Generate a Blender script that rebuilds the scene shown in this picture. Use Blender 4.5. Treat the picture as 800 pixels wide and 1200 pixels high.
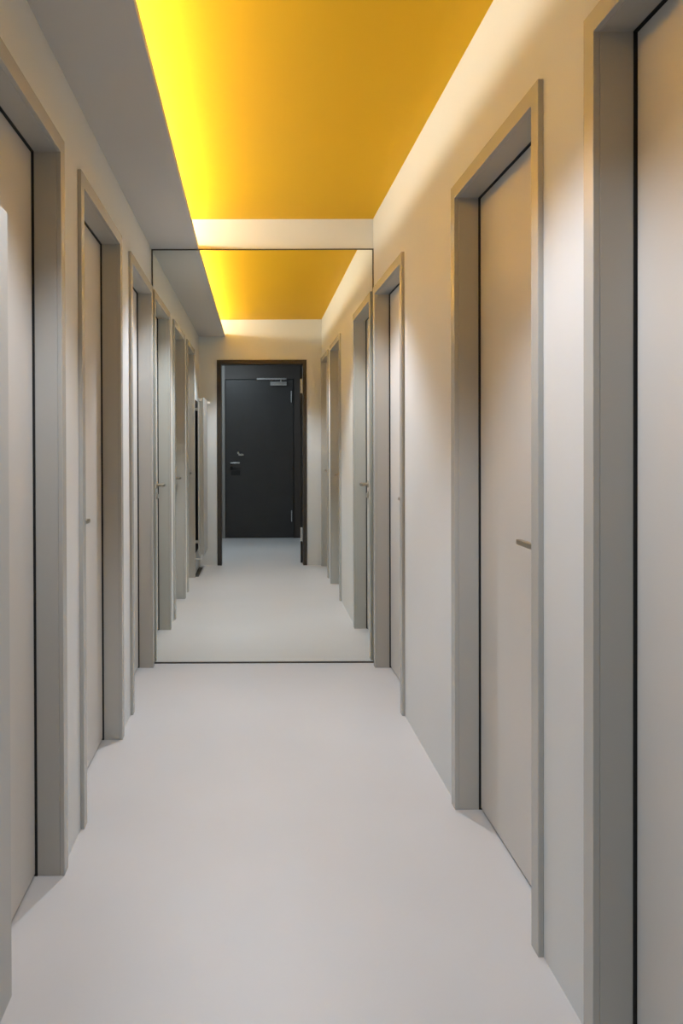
import bpy, bmesh, math
from mathutils import Vector, Matrix
for o in list(bpy.data.objects): bpy.data.objects.remove(o, do_unlink=True)
S = bpy.context.scene
COL = S.collection

# ------------------------------------------------------------------ camera, world, lights, exposure
F_PX, PPX, PPY, YAW, PITCH, ROLL = 900.0, 297.78, 527.58, 0.00677, 0.00774, -0.0033
cd = bpy.data.cameras.new('camera'); cam = bpy.data.objects.new('camera', cd); COL.objects.link(cam)
cd.sensor_fit = 'AUTO'; cd.sensor_width = 36.0; cd.lens = F_PX / 1200 * 36
cd.shift_x = (400 - PPX) / 1200; cd.shift_y = (PPY - 600) / 1200
cd.clip_start = 0.02; cd.clip_end = 60
right = Vector((math.cos(YAW), -math.sin(YAW), 0)); fh = Vector((math.sin(YAW), math.cos(YAW), 0)); up0 = Vector((0, 0, 1))
fwd = fh * math.cos(PITCH) - up0 * math.sin(PITCH)
up = fh * math.sin(PITCH) + up0 * math.cos(PITCH)
r2 = right * math.cos(ROLL) + up * math.sin(ROLL); u2 = up * math.cos(ROLL) - right * math.sin(ROLL)
M = Matrix(((r2.x, u2.x, -fwd.x, 0), (r2.y, u2.y, -fwd.y, 0), (r2.z, u2.z, -fwd.z, 1.36), (0, 0, 0, 1)))
cam.matrix_world = M
S.camera = cam
S.view_settings.view_transform = 'Standard'; S.view_settings.look = 'None'
S.view_settings.gamma = 1.0; S.view_settings.use_curve_mapping = False
S.view_settings.exposure = -0.08
w = bpy.data.worlds.new('world'); S.world = w; w.use_nodes = True
w.node_tree.nodes['Background'].inputs[0].default_value = (0, 0, 0, 1)
w.node_tree.nodes['Background'].inputs[1].default_value = 0.0

def spot(name, loc, power, half, blend, radius, color, tilt=0.0):
    l = bpy.data.lights.new(name, 'SPOT'); l.energy = power; l.spot_size = 2 * half; l.spot_blend = blend
    l.shadow_soft_size = radius; l.color = color
    o = bpy.data.objects.new(name, l); COL.objects.link(o); o.location = loc
    o.rotation_euler = (0, tilt, 0)
    return o
SPOT_C = (0.79, 0.89, 1.03)
spot('ceiling_spotlight', (0.0, 1.74, 2.735), 104, math.radians(49.5), 0.45, 0.03, SPOT_C)
spot('ceiling_spotlight', (0.04, 4.30, 2.735), 124, math.radians(52.5), 0.45, 0.03, SPOT_C)
LED_STRENGTH = 60.0
LED_COLOR = (1.0, 0.95, 0.78)
HALL_POWER = 72.0
HALL_COLOR = (0.74, 0.87, 1.0)

# ------------------------------------------------------------------ dimensions
XL, XR = -0.600, 0.775          # side walls
FL, FR = -0.586, 0.760          # faces of the door frames
PL, PR = -0.678, 0.856          # door leaves
YB, YM = 0.90, 4.761            # back wall, mirror
ZC, ZS, LIP = 2.757, 2.569, 2.598
XS = -0.310
MYAW = -0.00546
HALL_Y = -1.60

# ------------------------------------------------------------------ materials
def mat(name, col, rough=0.6, metal=0.0, spec=0.5, bump=0.0, bscale=200, var=0.0, vscale=3.0, rvar=0.0):
    m = bpy.data.materials.new(name); m.use_nodes = True
    nt = m.node_tree; b = nt.nodes['Principled BSDF']
    b.inputs['Base Color'].default_value = (*col, 1); b.inputs['Roughness'].default_value = rough
    b.inputs['Metallic'].default_value = metal; b.inputs['Specular IOR Level'].default_value = spec
    tc = nt.nodes.new('ShaderNodeTexCoord')
    if bump:
        n = nt.nodes.new('ShaderNodeTexNoise'); n.inputs['Scale'].default_value = bscale; n.inputs['Detail'].default_value = 3
        bp = nt.nodes.new('ShaderNodeBump'); bp.inputs['Strength'].default_value = bump; bp.inputs['Distance'].default_value = 0.002
        nt.links.new(tc.outputs['Object'], n.inputs['Vector']); nt.links.new(n.outputs['Fac'], bp.inputs['Height'])
        nt.links.new(bp.outputs['Normal'], b.inputs['Normal'])
    if var:
        n = nt.nodes.new('ShaderNodeTexNoise'); n.inputs['Scale'].default_value = vscale; n.inputs['Detail'].default_value = 5
        r = nt.nodes.new('ShaderNodeValToRGB')
        r.color_ramp.elements[0].position = 0.3; r.color_ramp.elements[1].position = 0.7
        r.color_ramp.elements[0].color = (*[c * (1 - var) for c in col], 1)
        r.color_ramp.elements[1].color = (*[min(1, c * (1 + var)) for c in col], 1)
        nt.links.new(tc.outputs['Object'], n.inputs['Vector']); nt.links.new(n.outputs['Fac'], r.inputs['Fac'])
        nt.links.new(r.outputs['Color'], b.inputs['Base Color'])
        if rvar:
            mr = nt.nodes.new('ShaderNodeMapRange'); mr.inputs['To Min'].default_value = rough - rvar; mr.inputs['To Max'].default_value = rough + rvar
            nt.links.new(n.outputs['Fac'], mr.inputs['Value']); nt.links.new(mr.outputs['Result'], b.inputs['Roughness'])
    return m
def emit(name, col, strength):
    m = bpy.data.materials.new(name); m.use_nodes = True; nt = m.node_tree
    b = nt.nodes['Principled BSDF']; b.inputs['Base Color'].default_value = (*col, 1)
    b.inputs['Emission Color'].default_value = (*col, 1); b.inputs['Emission Strength'].default_value = strength
    return m
M_WALL = mat('wall_paint', (0.70, 0.695, 0.675), 0.75, spec=0.3, bump=0.12, bscale=260, var=0.012, vscale=2.0)
M_SOFF = mat('soffit_paint', (0.60, 0.575, 0.545), 0.8, spec=0.3, bump=0.08)
M_YEL = mat('yellow_ceiling_paint', (0.90, 0.505, 0.020), 0.5, spec=0.06, bump=0.03)
M_FLOOR = mat('resin_floor', (0.555, 0.54, 0.53), 0.42, spec=0.4, bump=0.04, bscale=60, var=0.025, vscale=1.6, rvar=0.05)
M_FRAME = mat('grey_frame_lacquer', (0.46, 0.44, 0.40), 0.27, spec=0.5)
M_LEAF = mat('door_leaf_laminate', (0.61, 0.575, 0.53), 0.42, spec=0.45, var=0.008, vscale=4)
M_SEAL = mat('black_rubber_seal', (0.012, 0.011, 0.010), 0.7)
M_STEEL = mat('brushed_steel', (0.46, 0.40, 0.32), 0.32, metal=1.0, var=0.04, vscale=60)
M_CHROME = mat('bright_steel', (0.78, 0.77, 0.76), 0.22, metal=1.0, var=0.03, vscale=60)
M_MIRROR = mat('mirror_silvering', (0.92, 0.935, 0.89), 0.0, metal=1.0)
M_EDGE = mat('dark_bronze_edge', (0.075, 0.06, 0.045), 0.45, spec=0.4)
M_BRONZE = mat('dark_brown_steel', (0.045, 0.034, 0.026), 0.4, spec=0.5)
M_BLACK = mat('black_door_lacquer', (0.040, 0.037, 0.036), 0.42, spec=0.45, var=0.05, vscale=5)
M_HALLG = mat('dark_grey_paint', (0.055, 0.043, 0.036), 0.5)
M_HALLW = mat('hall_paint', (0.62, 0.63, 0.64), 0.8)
M_RAD = mat('radiator_enamel', (0.50, 0.49, 0.46), 0.38, spec=0.5)
M_WHITE = mat('white_plastic', (0.75, 0.74, 0.72), 0.4)
M_DARK = mat('dark_grey_matte', (0.11, 0.105, 0.095), 0.7)
M_LED = emit('led_diffuser', LED_COLOR, LED_STRENGTH)

# ------------------------------------------------------------------ helpers
def box(bm, x0, x1, y0, y1, z0, z1):
    vs = [bm.verts.new((x, y, z)) for x in (min(x0, x1), max(x0, x1)) for y in (min(y0, y1), max(y0, y1)) for z in (min(z0, z1), max(z0, z1))]
    for f in ((0, 1, 3, 2), (4, 6, 7, 5), (0, 4, 5, 1), (2, 3, 7, 6), (0, 2, 6, 4), (1, 5, 7, 3)):
        bm.faces.new([vs[i] for i in f])
def prism(bm, pts, axis, a0, a1):
    """extrude a closed outline. axis 'x': pts are (y,z); 'y': pts are (x,z); 'z': pts are (x,y)"""
    def P(p, a): return (a, p[0], p[1]) if axis == 'x' else (p[0], a, p[1]) if axis == 'y' else (p[0], p[1], a)
    A = [bm.verts.new(P(p, a0)) for p in pts]; B = [bm.verts.new(P(p, a1)) for p in pts]
    n = len(pts)
    bm.faces.new(A); bm.faces.new(B[::-1])
    for i in range(n): bm.faces.new((A[i], A[(i + 1) % n], B[(i + 1) % n], B[i]))
def cyl(bm, p0, p1, r, n=24, r1=None):
    p0 = Vector(p0); p1 = Vector(p1); d = p1 - p0
    q = d.to_track_quat('Z', 'Y').to_matrix().to_4x4()
    bmesh.ops.create_cone(bm, cap_ends=True, segments=n, radius1=r, radius2=r if r1 is None else r1, depth=d.length,
                          matrix=Matrix.Translation((p0 + p1) / 2) @ q)
def obj(name, bm, m, parent=None, bevel=0.0, smooth=False, label=None, seg=2):
    if parent is not None:
        bmesh.ops.translate(bm, verts=bm.verts, vec=-ORIG[id_of(parent)])
    bmesh.ops.recalc_face_normals(bm, faces=bm.faces)
    me = bpy.data.meshes.new(name); bm.to_mesh(me); bm.free(); me.materials.append(m)
    o = bpy.data.objects.new(name, me); COL.objects.link(o)
    if parent is not None:
        o.parent = parent; ORIG[id_of(o)] = ORIG[id_of(parent)]
    if bevel:
        b = o.modifiers.new('bevel', 'BEVEL'); b.width = bevel; b.segments = seg; b.limit_method = 'ANGLE'; b.angle_limit = math.radians(40)
        b.harden_normals = False
    if smooth:
        for p in me.polygons: p.use_smooth = True
        try:
            e = o.modifiers.new('split', 'EDGE_SPLIT'); e.split_angle = math.radians(35)
        except Exception: pass
    if label: o['label'] = label
    return o
ORIG = {}
def id_of(o): return o.name
def thing(name, loc, label, cat=None, kind=None, group=None):
    o = bpy.data.objects.new(name, None); COL.objects.link(o); o.location = loc; o.empty_display_size = 0.1
    ORIG[o.name] = Vector(loc)
    o['label'] = label
    if cat: o['category'] = cat
    if kind: o['kind'] = kind
    if group: o['group'] = group
    return o
def struct(name, bm, m, label, bevel=0.0, cat=None):
    o = obj(name, bm, m, None, bevel); o['kind'] = 'structure'; o['label'] = label
    if cat: o['category'] = cat
    return o
NB = bmesh.new

# ------------------------------------------------------------------ doors (y0..y1 clear opening), head height
FW = 0.050                       # width of the frame's face
DOORS_R = [(0.985, 1.692, 2.266), (2.066, 2.837, 2.266), (3.872, 4.650, 2.266)]
DOORS_L = [(1.700, 2.417, 2.279), (2.760, 3.532, 2.279), (3.905, 4.674, 2.279)]

# ------------------------------------------------------------------ structure
bm = NB(); box(bm, -1.6, 1.7, HALL_Y - 0.2, YM + 0.15, -0.12, 0.0)
struct('floor', bm, M_FLOOR, 'pale seamless warm grey resin floor of the corridor', cat='floor')
bm = NB(); box(bm, XL - 0.13, XR + 0.13, YB - 0.12, YM + 0.12, ZC, ZC + 0.08)
struct('ceiling', bm, M_YEL, 'bright yellow painted ceiling lit from its left edge', cat='ceiling')
# soffit: a thin boarded box with a lip that hides the light
bm = NB(); prism(bm, [(XL, ZS), (XS, ZS), (XS, LIP), (XS - 0.02, LIP), (XS - 0.02, ZS + 0.018), (XL, ZS + 0.018)], 'y', YB, YM + 0.02)
struct('trim_1', bm, M_SOFF, 'grey lowered ceiling strip along the left wall hiding the cove light', cat='soffit')

def side_wall(name, x0, x1, doors, ystart, niche, label):
    pts = [(ystart, 0)]
    for (y0, y1, zt) in doors:
        pts += [(y0 - FW * 0.7, 0), (y0 - FW * 0.7, zt + FW * 0.7), (y1 + FW * 0.7, zt + FW * 0.7), (y1 + FW * 0.7, 0)]
    pts += [(YM + 0.12, 0), (YM + 0.12, ZC), (ystart, ZC)]
    bm = NB(); prism(bm, pts, 'x', x0, x1)
    return struct(name, bm, M_WALL, label, cat='wall')
side_wall('wall_left', XL, XL - 0.13, DOORS_L, YB - 0.12, None, 'warm white plastered wall with three grey doors on the left')
R_D = [(YB + 0.035, DOORS_R[0][1], DOORS_R[0][2])] + DOORS_R[1:]
side_wall('wall_right', XR, XR + 0.13, DOORS_R, YB - 0.12, None, 'warm white plastered wall with three grey doors on the right')
bm = NB(); box(bm, XL, XR, YM + 0.016, YM + 0.12, 0, ZC)
struct('wall_end', bm, M_WALL, 'end wall whose white band shows above the mirror', cat='wall')
# back wall with a doorway (camera stands just behind it); hall beyond
OX0, OX1, OZ = -0.352, 0.563, 2.257
bm = NB(); prism(bm, [(XL, 0), (OX0 - 0.03, 0), (OX0 - 0.03, OZ + 0.03), (OX1 + 0.03, OZ + 0.03), (OX1 + 0.03, 0), (XR, 0), (XR, ZC), (XL, ZC)], 'y', YB, YB - 0.12)
struct('wall_back', bm, M_WALL, 'white wall around the dark brown doorway seen in the mirror', cat='wall')
HX0, HX1, HZ = -1.15, 1.25, 2.70
bm = NB(); box(bm, HX0 - 0.1, HX0, HALL_Y, YB - 0.12, 0, HZ)
struct('wall_hall_left', bm, M_HALLW, 'left side wall of the hall behind the doorway', cat='wall')
bm = NB(); box(bm, HX1, HX1 + 0.1, HALL_Y, YB - 0.12, 0, HZ)
struct('wall_hall_right', bm, M_HALLW, 'right side wall of the hall behind the doorway', cat='wall')
bm = NB()
box(bm, HX0, XL, YB - 0.12, YB - 0.02, 0, HZ); box(bm, XR, HX1, YB - 0.12, YB - 0.02, 0, HZ)
struct('wall_hall_front', bm, M_HALLW, 'hall side of the wall beside the doorway', cat='wall')
bm = NB(); box(bm, HX0 - 0.1, HX1 + 0.1, HALL_Y - 0.1, YB - 0.12, HZ, HZ + 0.08)
struct('ceiling_hall', bm, M_HALLW, 'white ceiling of the hall behind the doorway', cat='ceiling')
DX0, DX1, DZ = -0.405, 0.572, 2.292
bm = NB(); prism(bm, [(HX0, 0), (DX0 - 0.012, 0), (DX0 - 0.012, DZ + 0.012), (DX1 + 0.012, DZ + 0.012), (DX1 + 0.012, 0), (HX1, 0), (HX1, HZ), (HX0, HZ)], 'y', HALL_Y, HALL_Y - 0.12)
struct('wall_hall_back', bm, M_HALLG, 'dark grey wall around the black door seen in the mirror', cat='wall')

# ------------------------------------------------------------------ grey doors
def lever_set(parent, leaf_x, s, yc, key=True):
    """s: +1 if the corridor lies towards +x of the leaf. lever points to +y"""
    X = lambda d: leaf_x + s * d
    bm = NB(); cyl(bm, (X(0), yc, 1.068), (X(0.008), yc, 1.068), 0.026, 32)
    h = obj('door_handle', bm, M_STEEL, parent, 0.0015, True, label='brushed steel lever handle')
    bm = NB(); cyl(bm, (X(0.006), yc, 1.068), (X(0.058), yc, 1.068), 0.010, 20)
    obj('handle_neck', bm, M_STEEL, h, 0.0, True)
    bm = NB(); box(bm, X(0.048), X(0.064), yc - 0.011, yc + 0.137, 1.060, 1.0755)
    obj('lever', bm, M_STEEL, h, 0.0015)
    if key:
        bm = NB(); cyl(bm, (X(0), yc, 0.992), (X(0.008), yc, 0.992), 0.026, 32)
        k = obj('lock_rosette', bm, M_STEEL, parent, 0.0015, True, label='round steel lock rosette')
        bm = NB(); cyl(bm, (X(0.007), yc, 0.996), (X(0.016), yc, 0.996), 0.0085, 20); box(bm, X(0.007), X(0.016), yc - 0.004, yc + 0.004, 0.972, 0.996)
        obj('lock_cylinder', bm, M_CHROME, k, 0.0, True)
def grey_door(name, side, y0, y1, zt, label, outer0=None):
    s = 1 if side == 'L' else -1             # direction towards the corridor
    face = FL if side == 'L' else FR; leaf = PL if side == 'L' else PR; wall = XL if side == 'L' else XR
    t = thing(name, (wall, (y0 + y1) / 2, 0), label, cat='door', kind='structure')
    o0 = y0 - (FW if outer0 is None else outer0); o1 = y1 + FW
    back = leaf - s * 0.012
    # frame: U-shaped outline with rebate
    bm = NB()
    a = 0.010                                 # seal rebate
    prism(bm, [(o0, 0), (y0, 0), (y0, zt), (y1, zt), (y1, 0), (o1, 0), (o1, zt + FW), (o0, zt + FW)], 'x', face, wall)
    g0 = o0 + FW * 0.32; g1 = o1 - FW * 0.32
    if outer0 is not None: g0 = o0 + 0.004
    prism(bm, [(g0, 0), (y0, 0), (y0, zt), (y1, zt), (y1, 0), (g1, 0), (g1, zt + FW * 0.68), (g0, zt + FW * 0.68)], 'x', wall, leaf + s * 0.0065)
    obj('door_frame', bm, M_FRAME, t, 0.0016)
    bm = NB()
    prism(bm, [(y0 - 0.012, 0.0), (y0 + 0.001, 0.0), (y0 + 0.001, zt - 0.001), (y1 - 0.001, zt - 0.001), (y1 - 0.001, 0.0), (y1 + 0.012, 0.0), (y1 + 0.012, zt + 0.012), (y0 - 0.012, zt + 0.012)],
          'x', leaf + s * 0.0065, leaf - s * 0.05)
    box(bm, leaf - s * 0.045, leaf - s * 0.05, y0, y1, 0.0, 0.03)
    obj('door_seal', bm, M_SEAL, t, label='black rubber shadow gap seal')
    bm = NB(); box(bm, leaf, leaf - s * 0.042, y0 + 0.004, y1 - 0.004, 0.009, zt - 0.004)
    obj('door_leaf', bm, M_LEAF, t, 0.001)
    bm = NB()
    lever_set(t, leaf, s, y0 + 0.072)
    bm.free()
    return t
grey_door('door_1', 'L', *DOORS_L[0], 'grey framed door in the left wall nearest the camera, beside the radiator')
grey_door('door_2', 'L', *DOORS_L[1], 'grey framed door in the left wall, middle of the three')
grey_door('door_3', 'L', *DOORS_L[2], 'grey framed door in the left wall, next to the mirror')
grey_door('door_4', 'R', *DOORS_R[0], 'grey framed door in the right wall, cut off by the photo edge', outer0=0.045)
grey_door('door_5', 'R', *DOORS_R[1], 'grey framed door in the right wall with lever, middle of the three')
grey_door('door_6', 'R', *DOORS_R[2], 'grey framed door in the right wall, next to the mirror')

# ------------------------------------------------------------------ mirror
mr = thing('wall_mirror', (0, YM, 0), 'full height mirror filling the end of the corridor under the white band', cat='mirror')
bm = NB(); box(bm, XL + 0.001, XR - 0.001, YM, YM + 0.008, 0.010, ZS - 0.002)
gl = obj('mirror_glass', bm, M_MIRROR, mr)
for (a, b, c, d) in ((XL + 0.001, XR - 0.001, 0.0, 0.007), (XL + 0.001, XR - 0.001, ZS - 0.008, ZS - 0.001), (XL + 0.001, XL + 0.009, 0.007, ZS - 0.008), (XR - 0.008, XR - 0.001, 0.007, ZS - 0.008)):
    bm = NB(); box(bm, a, b, YM - 0.003, YM + 0.008, c, d)
    obj('mirror_edging', bm, M_EDGE, mr)
mr.rotation_euler = (0, 0, MYAW)

# ------------------------------------------------------------------ cove light on top of the soffit
t = thing('led_strip', (-0.56, (YB + YM) / 2, ZS + 0.018), 'white light strip hidden on top of the lowered ceiling strip', cat='light')
zb = ZS + 0.018
bm = NB(); prism(bm, [(-0.575, zb), (-0.545, zb), (-0.545, zb + 0.014), (-0.575, zb + 0.03)], 'y', YB + 0.03, YM - 0.02)
obj('profile', bm, M_WHITE, t)
bm = NB(); prism(bm, [(-0.545, zb + 0.015), (-0.543, zb + 0.023), (-0.570, zb + 0.047), (-0.574, zb + 0.047), (-0.574, zb + 0.031)], 'y', YB + 0.03, YM - 0.02)
obj('diffuser', bm, M_LED, t)

# ------------------------------------------------------------------ flat vertical radiator at the back of the left wall
RY0, RY1, RZ0, RZ1 = 1.03, 1.605, 0.20, 1.845
t = thing('radiator', (XL, (RY0 + RY1) / 2, 0), 'tall flat white vertical radiator on the left wall beside the doorway', cat='radiator')
bm = NB(); box(bm, -0.512, -0.500, RY0, RY1, RZ0 + 0.004, RZ1)
obj('front_panel', bm, M_RAD, t, 0.004, seg=3)
bm = NB()
for k in range(9):
    y = RY0 + 0.02 + k * (RY1 - RY0 - 0.04) / 8
    box(bm, -0.548, -0.513, y - 0.012, y + 0.012, RZ0 + 0.03, RZ1 - 0.03)
obj('water_tubes', bm, M_RAD, t, 0.003)
for z in (RZ0 + 0.02, RZ1 - 0.045):
    bm = NB(); box(bm, -0.552, -0.513, RY0 + 0.004, RY1 - 0.004, z, z + 0.03)
    obj('header_pipe', bm, M_RAD, t, 0.006, seg=3)
for y in (RY0 + 0.0, RY1 - 0.012):
    bm = NB(); box(bm, -0.562, -0.552, y, y + 0.012, RZ0 + 0.01, RZ1 - 0.01)
    obj('side_rail', bm, M_RAD, t, 0.002)
for y in (RY0 + 0.1, RY1 - 0.05):
    for z in (RZ0 + 0.15, RZ1 - 0.12):
        bm = NB(); box(bm, XL, -0.552, y - 0.012, y + 0.012, z - 0.015, z + 0.015)
        obj('wall_bracket', bm, M_WHITE, t, 0.001)
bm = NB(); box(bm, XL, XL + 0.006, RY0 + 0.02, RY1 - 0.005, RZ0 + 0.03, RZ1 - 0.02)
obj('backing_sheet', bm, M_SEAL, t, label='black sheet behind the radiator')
bm = NB(); cyl(bm, (-0.532, RY0 - 0.001, RZ1 - 0.03), (-0.532, RY0 - 0.03, RZ1 - 0.03), 0.012)
cyl(bm, (-0.532, RY0 - 0.018, RZ1 - 0.03), (-0.470, RY0 - 0.018, RZ1 - 0.03), 0.017)
obj('thermostat_knob', bm, M_WHITE, t, 0.002, True, label='white thermostat knob')
for y in (RY0 + 0.06, RY1 - 0.02):
    bm = NB(); cyl(bm, (-0.533, y, RZ0 + 0.021), (-0.533, y, RZ0 - 0.03), 0.010); cyl(bm, (-0.533, y, RZ0 - 0.025), (XL - 0.01, y, RZ0 - 0.025), 0.010)
    obj('connection_valve', bm, M_WHITE, t, 0.001, True)
bm = NB(); box(bm, XL + 0.0005, -0.556, 1.05, 1.645, 0.0, 0.004)  # thin dark grey strip, flat on the floor along the wall
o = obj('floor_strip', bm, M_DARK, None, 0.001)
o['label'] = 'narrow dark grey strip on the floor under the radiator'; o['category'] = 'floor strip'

# ------------------------------------------------------------------ doorway with dark brown steel frame and its open leaf
t = thing('door_7', ((OX0 + OX1) / 2, YB, 0), 'open doorway with a dark brown steel frame, seen in the mirror', cat='doorway', kind='structure')
bm = NB()
prism(bm, [(OX0 - 0.048, 0), (OX0, 0), (OX0, OZ), (OX1, OZ), (OX1, 0), (OX1 + 0.042, 0), (OX1 + 0.042, OZ + 0.048), (OX0 - 0.048, OZ + 0.048)], 'y', YB + 0.012, YB + 0.0005)
prism(bm, [(OX0 - 0.028, 0), (OX0, 0), (OX0, OZ), (OX1, OZ), (OX1, 0), (OX1 + 0.025, 0), (OX1 + 0.025, OZ + 0.028), (OX0 - 0.028, OZ + 0.028)], 'y', YB + 0.0005, YB - 0.135)
obj('door_frame', bm, M_BRONZE, t, 0.0015)
bm = NB(); prism(bm, [(OX1 - 0.023, YB - 0.14), (OX1 + 0.019, YB - 0.143), (OX1 + 0.099, YB - 1.0), (OX1 + 0.057, YB - 1.004)], 'z', 0.007, OZ + 0.01)
lf = obj('door_leaf', bm, mat('open_leaf_lacquer', (0.02, 0.018, 0.016), 0.45), t, 0.001, label='black door leaf standing open')
for z in (1.94, 0.25):
    bm = NB(); box(bm, OX1 - 0.022, OX1 + 0.004, YB - 0.1399, YB - 0.1365, z, z + 0.16)
    for q in range(3):
        cyl(bm, (OX1 - 0.010, YB - 0.1366, z + 0.03 + q * 0.05), (OX1 - 0.010, YB - 0.1355, z + 0.03 + q * 0.05), 0.004, 12)
    cyl(bm, (OX1 - 0.001, YB - 0.137, z), (OX1 - 0.001, YB - 0.137, z + 0.16), 0.0085, 16)
    obj('hinge', bm, M_CHROME, t, 0.0, True, label='steel door hinge')

# ------------------------------------------------------------------ black door at the end of the hall
t = thing('door_8', ((DX0 + DX1) / 2, HALL_Y, 0), 'black door with steel closer at the end of the hall, seen in the mirror', cat='door', kind='structure')
y = HALL_Y
bm = NB(); prism(bm, [(DX0 - 0.01, 0), (DX0 - 0.002, 0), (DX0 - 0.002, DZ + 0.002), (DX1 + 0.002, DZ + 0.002), (DX1 + 0.002, 0), (DX1 + 0.01, 0), (DX1 + 0.01, DZ + 0.01), (DX0 - 0.01, DZ + 0.01)], 'y', y + 0.004, y - 0.05)
obj('door_frame', bm, M_SEAL, t)
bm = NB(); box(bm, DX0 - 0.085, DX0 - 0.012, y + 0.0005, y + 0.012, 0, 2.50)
obj('lit_jamb_post', bm, mat('lit_jamb_grey', (0.26, 0.24, 0.22), 0.45), t, 0.001, label='post left of the door, painted lighter grey to look lit')  # lighter grey stands in for light falling on this jamb
bm = NB(); box(bm, DX0, DX1, y - 0.045, y - 0.004, 0.006, DZ)
obj('door_leaf', bm, M_BLACK, t, 0.002)
bm = NB(); box(bm, 0.24, 0.475, y - 0.003, y + 0.045, 2.205, 2.262)
c = obj('door_closer', bm, M_CHROME, t, 0.004, label='silver door closer box')
bm = NB(); box(bm, 0.045, 0.475, y + 0.006, y + 0.022, 2.290, 2.316)
obj('slide_rail', bm, M_CHROME, c, 0.002)
bm = NB(); box(bm, 0.385, 0.402, y + 0.012, y + 0.03, 2.262, 2.292)
obj('closer_arm', bm, M_CHROME, c, 0.001)
for z in (1.965, 0.24):
    bm = NB(); cyl(bm, (0.545, y + 0.006, z), (0.545, y + 0.006, z + 0.16), 0.010, 16)
    obj('hinge', bm, M_CHROME, t, 0.0, True, label='steel door hinge')
bm = NB(); cyl(bm, (-0.325, y - 0.004, 1.09), (-0.325, y + 0.004, 1.09), 0.026, 28)
h = obj('door_handle', bm, M_SEAL, t, 0.001, True)
bm = NB(); cyl(bm, (-0.325, y, 1.09), (-0.325, y + 0.055, 1.09), 0.010, 16); box(bm, -0.338, -0.205, y + 0.045, y + 0.062, 1.080, 1.101)
obj('lever', bm, M_CHROME, h, 0.003, label='bright steel lever')
bm = NB(); cyl(bm, (-0.325, y - 0.004, 1.018), (-0.325, y + 0.006, 1.018), 0.022, 24)
obj('lock_rosette', bm, M_SEAL, t, 0.001, True)
bm = NB(); box(bm, -0.330, -0.200, y - 0.0045, y + 0.003, 0.915, 0.972)
obj('lower_plate', bm, M_SEAL, t, 0.001, label='small black plate under the handle')
bm = NB(); cyl(bm, (-0.225, y - 0.004, 1.235), (-0.225, y + 0.012, 1.235), 0.017, 24)
k = obj('upper_lock', bm, M_CHROME, t, 0.001, True, label='steel upper lock cylinder')
t = thing('door_key', (-0.225, y + 0.012, 1.235), 'steel key with a small tag in the upper lock of the black door', cat='key')
bm = NB(); box(bm, -0.2265, -0.2235, y + 0.012, y + 0.026, 1.230, 1.240); box(bm, -0.2265, -0.2235, y + 0.026, y + 0.048, 1.222, 1.248)
obj('key_blade', bm, M_CHROME, t)
bm = NB(); box(bm, -0.218, -0.150, y + 0.030, y + 0.034, 1.196, 1.222)
obj('key_tag', bm, M_CHROME, t, 0.001)
bm = NB(); box(bm, -0.2250, -0.216, y + 0.031, y + 0.034, 1.200, 1.224)
obj('key_ring', bm, M_CHROME, t)

# ------------------------------------------------------------------ lamp of the hall
t = thing('ceiling_lamp', (-0.35, -0.45, HZ), 'round flat white ceiling lamp of the hall behind the doorway', cat='lamp')
bm = NB(); cyl(bm, (-0.35, -0.45, HZ), (-0.35, -0.45, HZ - 0.05), 0.19, 48)
obj('lamp_body', bm, M_WHITE, t, 0.003, True)
M_LAMP = emit('lamp_opal', HALL_COLOR, HALL_POWER)
bm = NB(); cyl(bm, (-0.35, -0.45, HZ - 0.05), (-0.35, -0.45, HZ - 0.068), 0.175, 48, 0.165)
obj('lamp_shade', bm, M_LAMP, t, 0.0, True)
